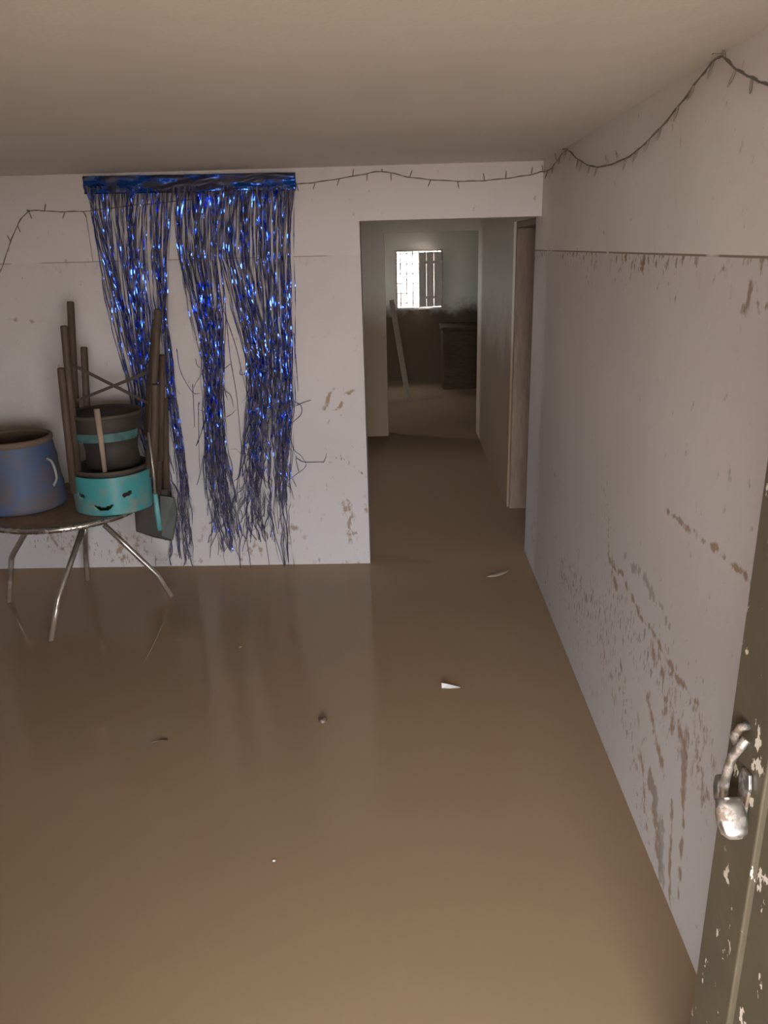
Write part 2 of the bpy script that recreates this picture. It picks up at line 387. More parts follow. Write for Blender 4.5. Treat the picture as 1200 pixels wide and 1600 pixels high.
# outdoors, unseen: ground toned and a porch roof added to steer daylight
og = MB().box(-25, 25, -40, -5.0, -0.1, 0.22); struct(og.build('ground_street', M_out))
og = MB().box(-25, 25, -4.999, -FW-0.01, -0.1, 0.22); struct(og.build('ground_near_darkened', M_mudfloor))  # near ground darkened to cut bounce onto the ceiling
og = MB().box(-3, 3, -3.2, -FW-0.01, CZ+0.02, CZ+0.12); struct(og.build('trim_added_roof', M_ceil))  # unseen roof added to block the high sky
og = MB().box(-25, LX-TH-0.01, -FW, YF+TH, -0.1, 0.22); struct(og.build('ground_side', M_out))
og = MB().box(-25, 25, YF+TH+0.01, 40, -0.1, 0.22); struct(og.build('ground_yard', M_out))
wt = MB()
for x0, x1, y0, y1 in ((LX, RX, 0.06, BY), (DX0, DX1, -FW, 0.06), (JL, RX, BY, BY+TH), (LX, RX, BY+TH, PY), (RX, RX+TH, BY+TH, CY0), (RX+TH, XR, BY+TH, YF),
                       (pl, RX, PY, PY+0.12), (LX, RX, PY+0.12, YF), (RX, RX+TH, CY1, YF)):
    wt.box(x0, x1, y0, y1, 0.001, WZ)
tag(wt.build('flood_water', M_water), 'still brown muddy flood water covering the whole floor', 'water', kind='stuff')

# far window: frame, iron grille, a board shutter standing ajar
M_frame = simple('weathered_window_wood', (0.34, 0.29, 0.25), 0.7, stretch=(8, 8, 1))
M_shut = simple('pale_shutter_paint', (0.78, 0.72, 0.67), 0.6, stretch=(6, 6, 1))
M_iron = simple('dark_iron', (0.10, 0.09, 0.085), 0.6, 0.4)
win = empty('window_1', ((WX0+WX1)/2, YF, WZ0)); struct(win, 'small bright window in the far room behind the passage', 'window')
fr = 0.022
for nm, bx in (('frame_jamb', (WX0, WX0+fr, YF-0.01, YF+0.06, WZ0, WZ1)), ('frame_jamb', (WX1-fr, WX1, YF-0.01, YF+0.06, WZ0, WZ1)),
               ('frame_head', (WX0+fr, WX1-fr, YF-0.01, YF+0.06, WZ1-fr, WZ1)), ('frame_sill', (WX0-0.02, WX1+0.02, YF-0.03, YF+0.06, WZ0, WZ0+fr))):
    MB().box(*bx).build(nm, M_frame, win)
for k in range(7):
    x = WX0+fr+(k+0.5)*(WX1-WX0-2*fr)/7
    MB().tube([(x, YF+0.11, WZ0), (x, YF+0.11, WZ1)], 0.008, 6).build('grille_bar', M_iron, win)
for k in range(6):
    z = WZ0+(k+0.6)*(WZ1-WZ0)/6
    MB().tube([(WX0, YF+0.115, z), (WX1, YF+0.115, z)], 0.007, 6).build('grille_bar', M_iron, win)
hx = WX1-fr; sw = (WX1-WX0)*0.53; an = math.radians(26)
for k in range(3):
    a0 = sw*k/3+0.004; a1 = sw*(k+1)/3-0.003
    dx, dy = -math.cos(an), -math.sin(an)
    p0 = Vector((hx+dx*a0, YF-0.012+dy*a0, 0)); p1 = Vector((hx+dx*a1, YF-0.012+dy*a1, 0)); pm = (p0+p1)/2
    MB().bar((pm.x, pm.y, WZ0+fr+0.01), (pm.x, pm.y, WZ1-fr-0.005), a1-a0, 0.016, (dx, dy, 0)).build('shutter_board', M_shut, win)
for z in (WZ0+0.14, WZ1-0.14):
    e = Vector((hx+dx*sw, YF-0.012+dy*sw, z)); s0 = Vector((hx, YF-0.012, z)); off = Vector((dy, -dx, 0))*0.014
    MB().bar(s0-off, e-off, 0.03, 0.012, (0, 0, 1)).build('shutter_batten', M_shut, win)

# ------------------------------------------------------------------ street door: dark steel leaf swung in along the right wall, with hasp
def door_paint():
    t = NT('chipped_dark_paint'); 
    v = t.scale(t.co, (1, 1, 0.55))
    a = t.noise(34, 4, 0.62, v); area = t.noise(3.0, 3, 0.6)
    chip = t.math('MULTIPLY', t.step(t.math('ADD', a, t.math('MULTIPLY', t.step(area, 0.5, 0.7), 0.05)), 0.63, 0.65), t.step(area, 0.38, 0.5))
    base = t.mix(t.step(t.noise(5, 5, 0.6), 0.35, 0.7), (0.066, 0.055, 0.034), (0.090, 0.073, 0.047))
    c = t.mix(chip, base, (0.52, 0.46, 0.38)); t.bump(t.math('SUBTRACT', t.noise(20), chip), 0.2, 0.004)
    return t.set(c, 0.5, 0.0, 0.4)
M_door = door_paint()
def worn_metal(name, col, rough=0.3, rust=0.35, scale=40):
    t = NT(name); n = t.noise(scale, 5, 0.65)
    f = t.step(n, 0.62-rust*0.3, 0.72-rust*0.2)
    c = t.mix(f, col, (0.20, 0.15, 0.11)); t.bump(n, 0.3, 0.002)
    r = t.math('ADD', rough, t.math('MULTIPLY', f, 0.35)); mt = t.math('SUBTRACT', 1.0, t.math('MULTIPLY', f, 0.7))
    return t.set(c, r, mt)
M_steel = worn_metal('worn_steel', (0.58, 0.565, 0.54), 0.36, 0.55)
EX, EY = 0.49, on_x(1125, 1250, 0.49).y          # free edge of the leaf
HX, HY = 0.575, 0.14                             # hinge edge
dv = Vector((HX-EX, HY-EY, 0)); LW = dv.length; dv.normalize(); nv = Vector((dv.y, -dv.x, 0))
if nv.x > 0: nv = -nv                             # nv points to the viewer's side
def D(s, out, z): q = Vector((EX, EY, 0)) + dv*s + nv*out; return Vector((q.x, q.y, z))
door = empty('door_1', (EX, EY, 0)); struct(door, 'dark chipped steel street door swung open beside the right wall', 'door')
DT = 2.04
def leaf_box(name, s0, s1, o0, o1, z0, z1, mat=M_door, bevel=0.003):
    mb = MB(); mid = (s0+s1)/2
    b = len(mb.v)
    for z in (z0, z1):
        for s_, o_ in ((s0, o0), (s1, o0), (s1, o1), (s0, o1)): mb.v.append(tuple(D(s_, o_, z)))
    mb.f += [(0, 3, 2, 1), (4, 5, 6, 7), (0, 1, 5, 4), (1, 2, 6, 5), (2, 3, 7, 6), (3, 0, 4, 7)]
    return mb.build(name, mat, door, bevel=bevel)
leaf_box('sheet', 0.01, LW-0.01, -0.022, -0.010, 0.05, DT-0.03)
leaf_box('stile', 0.0, 0.105, -0.034, 0.0, 0.03, DT)
leaf_box('stile', LW-0.07, LW, -0.034, 0.0, 0.03, DT)
leaf_box('rail', 0.105, LW-0.07, -0.034, -0.001, DT-0.09, DT)
leaf_box('rail', 0.105, LW-0.07, -0.034, -0.001, 0.03, 0.13)
leaf_box('rail', 0.105, LW-0.07, -0.034, -0.002, 0.60, 0.66)
# hasp: strap plate on the stile, staple knob above it
def on_leaf(px, py, out=0.0):                     # meet a sight line with the leaf's face
    d = _ray(px, py); p0 = D(0, out, 0); k = (p0-_O).dot(nv)/d.dot(nv); return _O + d*k
def leaf_s(p): return (Vector((p.x, p.y, 0))-Vector((EX, EY, 0))).dot(dv)
hp0 = on_leaf(1171, 1205); hp1 = on_leaf(1170, 1310)
s_h = leaf_s(hp0)
hs = MB()
zz = [hp0.z, hp0.z*0.8+hp1.z*0.2, hp0.z*0.55+hp1.z*0.45, hp0.z*0.2+hp1.z*0.8, hp1.z]
ww = [0.010, 0.015, 0.012, 0.013, 0.006]
for z_, w_ in zip(zz, ww):
    for o_ in (0.001, 0.006):
        hs.v += [tuple(D(s_h-w_/1, o_, z_)), tuple(D(s_h+w_/1, o_, z_))]
for i in range(len(zz)-1):
    b = i*4; hs.f += [(b, b+1, b+5, b+4), (b+2, b+6, b+7, b+3), (b, b+4, b+6, b+2), (b+1, b+3, b+7, b+5)]
hs.f += [(0, 2, 3, 1), (16, 17, 19, 18)]
tag(hs.build('hasp_plate', M_steel, door, bevel=0.001), 'worn pale metal hasp plate')
kn = on_leaf(1167, 1150); s_k = leaf_s(kn)
MB().tube([D(s_k, 0, kn.z+0.018), D(s_k, 0.012, kn.z+0.015), D(s_k, 0.02, kn.z), D(s_k, 0.012, kn.z-0.015), D(s_k, 0, kn.z-0.018)], 0.0065, 8).build('staple', M_steel, door, True)
# padlock hanging open from the staple
pk = empty('padlock', on_leaf(1145, 1300, 0.03)); tag(pk, 'worn silver padlock hanging open on the dark steel door', 'padlock')
def L3(px, py, out): return on_leaf(px, py, out)
sh = smooth_path([L3(1166, 1156, 0.018), L3(1157, 1166, 0.026), L3(1146, 1180, 0.030), L3(1138, 1200, 0.030), L3(1133, 1222, 0.028), L3(1130, 1250, 0.026)], 5)
MB().tube(sh, 0.0068, 10).build('shackle', M_steel, pk, True)
nkm = MB().tube([L3(1128, 1215, 0.024), L3(1127, 1230, 0.024), L3(1128, 1249, 0.024)], [0.010, 0.012, 0.012], 10); nkm.build('shackle_collar', worn_metal('dull_metal', (0.35, 0.34, 0.33), 0.45, 0.5), pk, True)
# body: flattened rounded case
c0 = L3(1137, 1246, 0.034); c1 = L3(1149, 1311, 0.034); ax = (c1-c0); 
_sd = Vector((0.93, -0.05, -0.12)); sd = (_sd - ax.normalized()*_sd.dot(ax.normalized())).normalized(); ot = sd.cross(ax.normalized())
if ot.y > 0: ot = -ot
pb = MB(); rings = 9; nseg = 20
for i in range(rings):
    t_ = i/(rings-1); wd = 0.0195*(0.78+0.30*math.sin(PI*min(1, t_*0.9+0.08))); wd *= (0.55 if t_ > 0.97 else 1)
    dp = 0.013*(0.6 if i in (0, rings-1) else 1)
    for k in range(nseg):
        a_ = 2*PI*k/nseg; ca, sa = math.cos(a_), math.sin(a_)
        q = c0 + ax*t_ + sd*(wd*math.copysign(abs(ca)**0.75, ca)) + ot*(dp*math.copysign(abs(sa)**0.6, sa)); pb.v.append(tuple(q))
for i in range(rings-1):
    for k in range(nseg): pb.f.append((i*nseg+k, i*nseg+(k+1) % nseg, (i+1)*nseg+(k+1) % nseg, (i+1)*nseg+k))
pb.f += [tuple(range(nseg)), tuple(range((rings-1)*nseg, rings*nseg))]
pb.build('case', M_steel, pk, True)

# ------------------------------------------------------------------ round table
TY = 3.33; tf = on_y(104, 826, TY-0.345); TZ = tf.z; TX = on_y(104, 795, TY).x; TR = 0.355
M_top = simple('dark_muddy_tabletop', (0.30, 0.21, 0.14), 0.8, var=0.3, spec=0.2)
M_chrome = worn_metal('muddy_chrome', (0.62, 0.60, 0.57), 0.25, 0.30, 30)
def leg_mat():
    t = NT('tube_leg_metal'); x, y, z = t.sep()
    n = t.noise(25, 4, 0.6)
    f = t.step(t.math('ADD', z, t.math('MULTIPLY', n, 0.08)), WZ+0.17, WZ+0.10)
    f = t.math('MAXIMUM', f, t.math('MULTIPLY', t.step(n, 0.5, 0.65), 0.5))
    c = t.mix(f, (0.40, 0.36, 0.32), (0.17, 0.122, 0.085)); 
    return t.set(c, t.math('ADD', 0.3, t.math('MULTIPLY', f, 0.4)), t.math('SUBTRACT', 0.85, t.math('MULTIPLY', f, 0.85)))
M_leg = leg_mat()
tb = empty('round_table', (TX, TY, 0)); tag(tb, 'small round dark table with bent metal tube legs standing in the flood water', 'table')
MB().lathe([(0.0, TZ-0.016), (TR-0.012, TZ-0.016), (TR-0.008, TZ-0.001), (0.0, TZ-0.001)], (TX, TY, 0), 64).build('table_top', M_top, tb)
MB().lathe([(TR-0.011, TZ-0.022), (TR, TZ-0.020), (TR+0.003, TZ-0.010), (TR, TZ), (TR-0.011, TZ+0.002), (TR-0.011, TZ-0.022)], (TX, TY, 0), 72).build('rim', M_chrome, tb, True)
hub = Vector((TX+0.04, TY, TZ-0.05))
MB().lathe([(0.0, -0.02), (0.09, -0.02), (0.09, 0.034), (0.0, 0.034)], tuple(hub), 24).build('hub', M_top, tb)
def tleg(pts, r=0.0125): return MB().tube(pts, r, 12).build('leg', M_leg, tb, True)
def down(p): return Vector(p) + Vector((0, 0, 0))
f1 = on_z(80, 1000, WZ); f2 = on_z(268, 931, WZ); f3 = on_y(136, 893, 3.60); f4 = on_z(14, 940, WZ)
def mkleg(top, mid, foot):
    foot = Vector(foot); mid = Vector(mid); ex = foot + (foot-mid)*((foot.z-0.0)/max(0.01, mid.z-foot.z))
    ex.z = 0.004; tleg([top, top*0.5+mid*0.5, mid+(top-mid).normalized()*0.03, mid*0.97+foot*0.03, foot, ex])
mkleg(on_y(129, 826, TY-0.1), on_y(91, 935, f1.y+0.06), f1)
mkleg(on_y(163, 820, TY-0.02), on_y(248, 900, f2.y-0.03), f2)
mkleg(on_y(133, 826, TY+0.1), on_y(134, 868, 3.595), f3)
mkleg(on_y(50, 815, TY), on_y(18, 870, f4.y+0.02), f4)

# ------------------------------------------------------------------ blue cut-down drum on the table
def drum_mat():
    t = NT('blue_plastic'); n = t.noise(7, 5, 0.65)
    x, y, z = t.sep()
    f = t.math('MULTIPLY', t.step(n, 0.38, 0.62), 0.75)
    c = t.mix(f, (0.060, 0.090, 0.165), (0.105, 0.078, 0.060)); return t.set(c, 0.65)
M_drum = drum_mat()
M_mudrim = simple('dried_mud_rim', (0.16, 0.108, 0.075), 0.85)
M_inner = simple('muddy_inside', (0.115, 0.080, 0.050), 0.8)
bc = on_y(40, 797, TY-0.015); BX, BYY = bc.x, TY-0.015
bt = on_y(35, 682, BYY).z; BH = bt-TZ; rb, rt_ = 0.185, 0.158
br = empty('cut_drum', (BX, BYY, TZ)); tag(br, 'blue plastic drum cut open, muddy inside, standing on the round table', 'drum')
def rr(t_): return rb+(rt_-rb)*t_
MB().lathe([(0, 0.003), (rb-0.008, 0.003), (rb, 0.012)] + [(rr(k/10)+(0.004 if k in (3, 7) else 0), BH*k/10) for k in range(1, 10)] + [(rt_, BH*0.93)], (BX, BYY, TZ), 56).build('body', M_drum, br, True)
MB().lathe([(rt_+0.001, BH*0.925), (rt_+0.006, BH*0.95), (rt_+0.005, BH), (rt_-0.004, BH+0.004), (rt_-0.008, BH*0.97)], (BX, BYY, TZ), 56).build('rim', M_mudrim, br, True)
MB().lathe([(rt_-0.007, BH*0.98), (rr(0.5)-0.008, BH*0.5), (rb-0.012, 0.02), (0, 0.018)], (BX, BYY, TZ), 56).build('lining', M_inner, br, True)
hq = on_y(93, 752, BYY-0.05)
MB().tube(smooth_path([(BX+rr(0.75)*0.97, BYY-0.05, TZ+BH*0.72), (BX+rr(0.7)+0.018, BYY-0.055, TZ+BH*0.66), (BX+rr(0.5)+0.02, BYY-0.055, TZ+BH*0.45), (BX+rr(0.35)*0.97, BYY-0.05, TZ+BH*0.33)], 4), 0.006, 8).build('handle', simple('grey_plastic', (0.34, 0.33, 0.31), 0.5), br, True)

# ------------------------------------------------------------------ chairs: round dark seat, curved turquoise back with a cut-out face, brown legs; stacked upside down
def turq_mat():
    t = NT('muddy_turquoise_paint'); n = t.noise(9, 5, 0.65); n2 = t.noise(40, 3, 0.6, t.scale(t.co, (1, 1, 0.3)))
    f = t.math('MULTIPLY', t.step(n, 0.50, 0.66), 0.75)
    c = t.mix(f, (0.045, 0.24, 0.245), (0.22, 0.21, 0.175)); c = t.mix(t.math('MULTIPLY', t.step(n2, 0.6, 0.7), 0.4), c, (0.22, 0.17, 0.12))
    return t.set(c, 0.4)
M_turq = turq_mat()
M_turq2 = simple('dull_turquoise_paint', (0.055, 0.135, 0.130), 0.6, var=0.5, scale=20)
M_wleg = simple('brown_chair_leg', (0.088, 0.057, 0.036), 0.7, stretch=(3, 3, 0.5), var=0.4)
M_seat = simple('dark_wet_seat', (0.034, 0.025, 0.018), 0.7, var=0.35)
M_brace = simple('rusty_brace', (0.065, 0.045, 0.032), 0.7, 0.0)
def band_mesh(r, h, a0, a1, thick=0.006, nu=120, nv_=34):
    """curved back plate with two slot eyes and a smile cut through it; a = 0 faces the viewer (-Y)"""
    mb = MB(); idx = {}
    def cut(u, v):
        if h < 0.1: return False                     # u: metres along the arc from the middle, v: height fraction
        for ex_ in (-0.105, 0.105):
            du = u-ex_; dvv = (v-0.52)*h - du*(0.25 if ex_ > 0 else -0.25)
            if math.hypot(max(abs(du)-0.013, 0), dvv) < 0.0085: return True
        if abs(u) < 0.040:
            yv = (v-0.20)*h - 9.0*u*u*1.0
            return abs(yv+0.002) < 0.0085*math.sqrt(max(0.05, 1-(u/0.041)**4))
        return False
    L = r*(a1-a0)
    for s_ in (0, 1):
        for j in range(nv_+1):
            for i in range(nu+1):
                a = a0+(a1-a0)*i/nu; rr_ = r - s_*thick
                # rounded lower corners
                v = j/nv_; e = min(i/nu, 1-i/nu)*L; lo = 0.0
                if e < 0.03: lo = (0.03-math.sqrt(max(0, 0.03**2-(0.03-e)**2)))/h
                v = lo+(1-lo)*v
                idx[s_, i, j] = len(mb.v); mb.v.append((rr_*math.sin(a), -rr_*math.cos(a), v*h))
    keep = [[not cut((a0+(a1-a0)*(i+0.5)/nu)*r, (j+0.5)/nv_) for j in range(nv_)] for i in range(nu)]
    g = lambda i, j: 0 <= i < nu and 0 <= j < nv_ and keep[i][j]
    for i in range(nu):
        for j in range(nv_):
            if not keep[i][j]: continue
            mb.f.append((idx[0, i, j], idx[0, i+1, j], idx[0, i+1, j+1], idx[0, i, j+1]))
            mb.f.append((idx[1, i, j], idx[1, i, j+1], idx[1, i+1, j+1], idx[1, i+1, j]))
            if not g(i-1, j): mb.f.append((idx[0, i, j], idx[0, i, j+1], idx[1, i, j+1], idx[1, i, j]))
            if not g(i+1, j): mb.f.append((idx[0, i+1, j], idx[1, i+1, j], idx[1, i+1, j+1], idx[0, i+1, j+1]))
            if not g(i, j-1): mb.f.append((idx[0, i, j], idx[1, i, j], idx[1, i+1, j], idx[0, i+1, j]))
            if not g(i, j+1): mb.f.append((idx[0, i, j+1], idx[0, i+1, j+1], idx[1, i+1, j+1], idx[1, i, j+1]))
    return mb
def chair(center, rot, label, legs, seat_r=0.155, band_r=0.172, band_h=0.165, arc=1.45, tilt=0.0, st=0.03, braces=()):
    """upside-down chair: back plate down, seat above it, legs in the air; legs = [(base, tip)] in the world"""
    o = empty('chair', center); tag(o, label, 'chair', 'turquoise chairs piled on the round table')
    T = Matrix.Translation(Vector(center)) @ Matrix.Rotation(rot, 4, 'Z') @ Matrix.Rotation(tilt, 4, 'Y')
    def put(mb): mb.v = [tuple(T @ Vector(p)) for p in mb.v]; return mb
    bb = put(band_mesh(band_r, band_h, -arc, arc)); bb.build('backrest', M_turq if band_h > 0.1 else M_turq2, o, True)
    zs = band_h-0.02
    put(MB().lathe([(0, zs), (seat_r-0.01, zs), (seat_r, zs+0.010), (seat_r, zs+st-0.004), (seat_r-0.008, zs+st+0.004), (seat_r*0.75, zs+st), (0, zs+st-0.004)], (0, 0, 0), 40)).build('seat', M_seat, o, True)
    put(MB().lathe([(seat_r-0.002, zs+st-0.006), (seat_r+0.004, zs+st-0.002), (seat_r+0.004, zs+st+0.010), (seat_r-0.004, zs+st+0.012), (seat_r-0.010, zs+st)], (0, 0, 0), 40)).build('seat_ring', M_brace, o, True)
    for b, t_ in legs:
        b = Vector(b); t_ = Vector(t_)
        MB().tube([b, b*0.5+t_*0.5, t_-(t_-b).normalized()*0.004, t_], [0.0165, 0.0155, 0.0150, 0.0125], 12).build('leg', M_wleg, o, True)
    for p0, p1 in braces: MB().bar(p0, p1, 0.006, 0.013, (0, 1, 0)).build('brace', M_brace, o)
    return o
AY = TY-0.03
ac = on_y(180, 770, AY); AC = Vector((ac.x, AY, TZ+0.003))
F_, K_ = AY-0.12, AY+0.12
def leg(bp, tp, Y0, Y1): return (on_y(*bp, Y0), on_y(*tp, Y1))
chair(AC, 0.05, 'lowest upside-down turquoise chair with smiling cut-out face resting on the round table',
      [leg((116, 770), (95, 575), F_, F_-0.02), leg((240, 745), (243, 600), F_, F_-0.01), leg((139, 700), (131, 542), K_, K_+0.03), leg((250, 720), (254, 554), K_, K_+0.03)])
bz = on_y(180, 692, AY-0.14).z
ca_ = [o for o in bpy.data.objects if o.name == 'chair'][0]; z_ = AC.z+0.17
MB().lathe([(0.0, z_), (0.118, z_), (0.110, (z_+bz)/2), (0.122, bz+0.012), (0, bz+0.012)], (AC.x, AY+0.035, 0), 36).build('dark_gap_filler', M_seat, ca_, True)  # dark filler added for the shaded gap between the chairs
B2 = Vector((AC.x-0.002, AY+0.01, bz))
chair(B2, -0.08, 'topmost upside-down chair of the stack, its turquoise back mostly hidden',
      [leg((122, 742), (100, 509), F_+0.015, F_), leg((233, 730), (247, 483), F_+0.015, F_), leg((120, 680), (110, 471), K_+0.01, K_+0.03), leg((229, 680), (243, 500), K_+0.01, K_+0.03)],
      band_r=0.154, seat_r=0.150, band_h=0.036, arc=1.40, st=0.082,
      braces=((on_y(113, 570, K_), on_y(232, 630, K_)), (on_y(120, 626, K_-0.012), on_y(240, 578, K_-0.012))))
# third chair, tipped between table and wall
C3 = on_y(243, 812, 3.56)
o3 = empty('chair', C3); tag(o3, 'tipped chair wedged between the round table and the wall, dark seat hanging low', 'chair', 'turquoise chairs piled on the round table')
def slab(name, pts, Y, dy, mat):
    mb = MB(); n_ = len(pts)
    for k in (0, 1): mb.v += [tuple(on_y(x, y, Y+q)+Vector((0, k*dy, 0))) for x, y, q in pts]
    mb.f += [tuple(range(n_)), tuple(range(2*n_-1, n_-1, -1))] + [(i, (i+1) % n_, n_+(i+1) % n_, n_+i) for i in range(n_)]
    return mb.build(name, mat, o3, bevel=0.004)
slab('seat', [(209, 786, -0.06), (228, 768, -0.02), (262, 764, 0), (268, 846, 0), (240, 840, -0.02), (212, 831, -0.06)], 3.58, 0.03, M_seat)
M_gr = simple('muddy_green_paint', (0.068, 0.078, 0.062), 0.5, var=0.35)
slab('backrest', [(249, 774, 0), (272, 778, 0.02), (277, 800, 0.03), (270, 845, 0.02), (252, 838, 0)], 3.545, 0.012, M_gr)
for b_, t_ in (leg((260, 775), (258, 622), 3.60, 3.62), leg((248, 780), (250, 640), 3.58, 3.60)):
    MB().tube([b_, b_*0.5+t_*0.5, t_-(t_-b_).normalized()*0.004, t_], [0.0165, 0.0155, 0.015, 0.0125], 12).build('leg', M_wleg, o3, True)
# loose pieces caught in the stack
M_pale = simple('pale_stick_wood', (0.33, 0.245, 0.175), 0.7, stretch=(3, 3, 0.4))
st = MB().tube([on_y(151, 639, F_-0.03), on_y(158, 690, F_-0.025), on_y(164, 738, F_-0.02)], [0.0125, 0.012, 0.009], 10).build('wooden_stick', M_pale, None, True)
tag(st, 'short pale wooden stick poking up in front of the chair stack', 'stick')
rod = empty('metal_rod', on_y(250, 828, F_-0.03)); tag(rod, 'thin metal rod with turquoise lower end hanging off the right table edge', 'rod')
MB().tube([on_y(232, 676, F_-0.03), on_y(240, 740, F_-0.03), on_y(243, 780, F_-0.03)], 0.0055, 8).build('shaft', simple('dull_rod', (0.30, 0.28, 0.24), 0.4, 0.6), rod, True)
MB().tube([on_y(242.5, 772, F_-0.03), on_y(246, 800, F_-0.03), on_y(250, 828, F_-0.03)], [0.010, 0.0115, 0.0115], 12).build('sleeve', simple('turquoise_sleeve', (0.12, 0.34, 0.34), 0.4), rod, True)

# ------------------------------------------------------------------ tinsel curtain
def foil_mat():
    t = NT('blue_foil'); n = t.noise(9, 3, 0.65, t.scale(t.co, (1, 1, 3)))
    f = t.step(n, 0.40, 0.56)
    c = t.mix(f, (0.045, 0.20, 0.95), (0.055, 0.055, 0.085))  # dark tone paints in dim reflections between the bright creases
    return t.set(c, t.math('ADD', 0.16, t.math('MULTIPLY', f, 0.3)), t.math('SUBTRACT', 1.0, t.math('MULTIPLY', f, 0.5)))
M_foil = foil_mat()
def hazed_foil():
    t = NT('hazed_blue_foil'); n = t.noise(42, 2, 0.6, t.scale(t.co, (1.6, 1.6, 0.8))); n0 = t.noise(7, 2, 0.6); x, y, z = t.sep()
    zz_ = t.math('ADD', z, t.math('MULTIPLY', n0, 0.4))
    low = t.math('ADD', t.math('MULTIPLY', t.step(zz_, WZ+1.25, WZ+0.4), 0.10), t.math('MULTIPLY', t.step(zz_, WZ+1.9, WZ+2.05), 0.05))
    f = t.step(t.math('ADD', t.math('ADD', n, low), t.math('MULTIPLY', t.math('SUBTRACT', n0, 0.5), 0.35)), 0.40, 0.50)   # haze grey painted over the foil, leaving sparkle in spots
    c = t.mix(f, (0.045, 0.15, 0.92), (0.075, 0.066, 0.105))
    return t.set(c, t.math('ADD', 0.16, t.math('MULTIPLY', f, 0.35)), t.math('SUBTRACT', 1.0, t.math('MULTIPLY', f, 0.7)))
M_str = hazed_foil()
cur = empty('tinsel_curtain', on_y(296, 283, BY-0.03)); tag(cur, 'blue metallic tinsel fringe curtain hanging in tangled bunches on the back wall', 'curtain')
TLp, TRp = on_y(131, 276, BY-0.012), on_y(462, 270, BY-0.012); 
hb = MB(); NU, NVV = 150, 12
HH = (on_y(296, 273, BY).z - on_y(296, 301, BY).z)
for j in range(NVV+1):
    for i in range(NU+1):
        u = i/NU; v = j/NVV
        p = TLp*(1-u)+TRp*u; p.z = min(p.z, CZ-0.004); p.z -= v*HH
        cr = noise.noise(Vector((u*14+v*3, v*2.5, 0.3)))*0.012 + noise.noise(Vector((u*60-v*9, v*5, 4)))*0.003
        fold = 0.012*math.exp(-((v-0.35-0.25*math.sin(u*5+0.6))/0.13)**2)*(0.4+noise.noise(Vector((u*6, 9, 1)))) 
        p.y -= 0.016+cr+fold+0.006*v; hb.v.append(tuple(p))
for j in range(NVV):
    for i in range(NU): b = j*(NU+1)+i; hb.f.append((b, b+1, b+NU+2, b+NU+1))
hd = hb.build('header_band', M_foil, cur, True)
md = hd.modifiers.new('thick', 'SOLIDIFY'); md.thickness = 0.0006
def ribbon(mb, pts, w0, tw0, twr, rng):
    b = len(mb.v); n = len(pts); ang = tw0
    for i, p in enumerate(pts):
        d = (pts[min(i+1, n-1)]-pts[max(i-1, 0)]).normalized()
        ang += twr*rng.uniform(0.2, 1.8)
        s0 = d.cross(Vector((0, -1, 0))); 
        if s0.length < 1e-3: s0 = Vector((1, 0, 0))
        s0.normalize(); s1 = d.cross(s0)
        q = s0*math.cos(ang)+s1*math.sin(ang)
        mb.v += [tuple(p-q*w0/2), tuple(p+q*w0/2)]
    for i in range(n-1): mb.f.append((b+2*i, b+2*i+1, b+2*i+3, b+2*i+2))
bunches = [   # rows: (py, left px, right px); count; range of end py
    ([(296, 133, 236), (340, 139, 236), (400, 154, 236), (450, 166, 238), (500, 178, 242), (550, 191, 243), (600, 204, 244), (640, 210, 246), (700, 226, 258), (760, 246, 276), (820, 262, 288), (884, 266, 294)], 84, (560, 884)),
    ([(296, 236, 272), (340, 236, 268), (400, 238, 264), (450, 245, 262), (500, 251, 262), (560, 257, 270), (620, 262, 276), (700, 273, 287), (760, 279, 296), (820, 284, 300), (886, 288, 304)], 30, (680, 888)),
    ([(296, 272, 347), (340, 268, 345), (400, 274, 342), (450, 286, 345), (500, 300, 347), (560, 315, 347), (620, 320, 346), (700, 321, 352), (760, 326, 366), (810, 336, 372), (862, 348, 378)], 84, (640, 866)),
    ([(296, 347, 412), (340, 344, 412), (400, 343, 414), (450, 358, 416), (500, 372, 418), (560, 388, 424), (620, 390, 424), (690, 384, 420), (760, 378, 424), (820, 382, 424), (875, 398, 430)], 76, (600, 850)),
    ([(296, 410, 461), (340, 408, 460), (400, 410, 459), (450, 414, 459), (500, 418, 458), (560, 424, 459), (620, 428, 460), (680, 428, 454), (740, 430, 450), (800, 434, 450), (888, 440, 456)], 58, (620, 790)),
]
rng = random.Random(11)
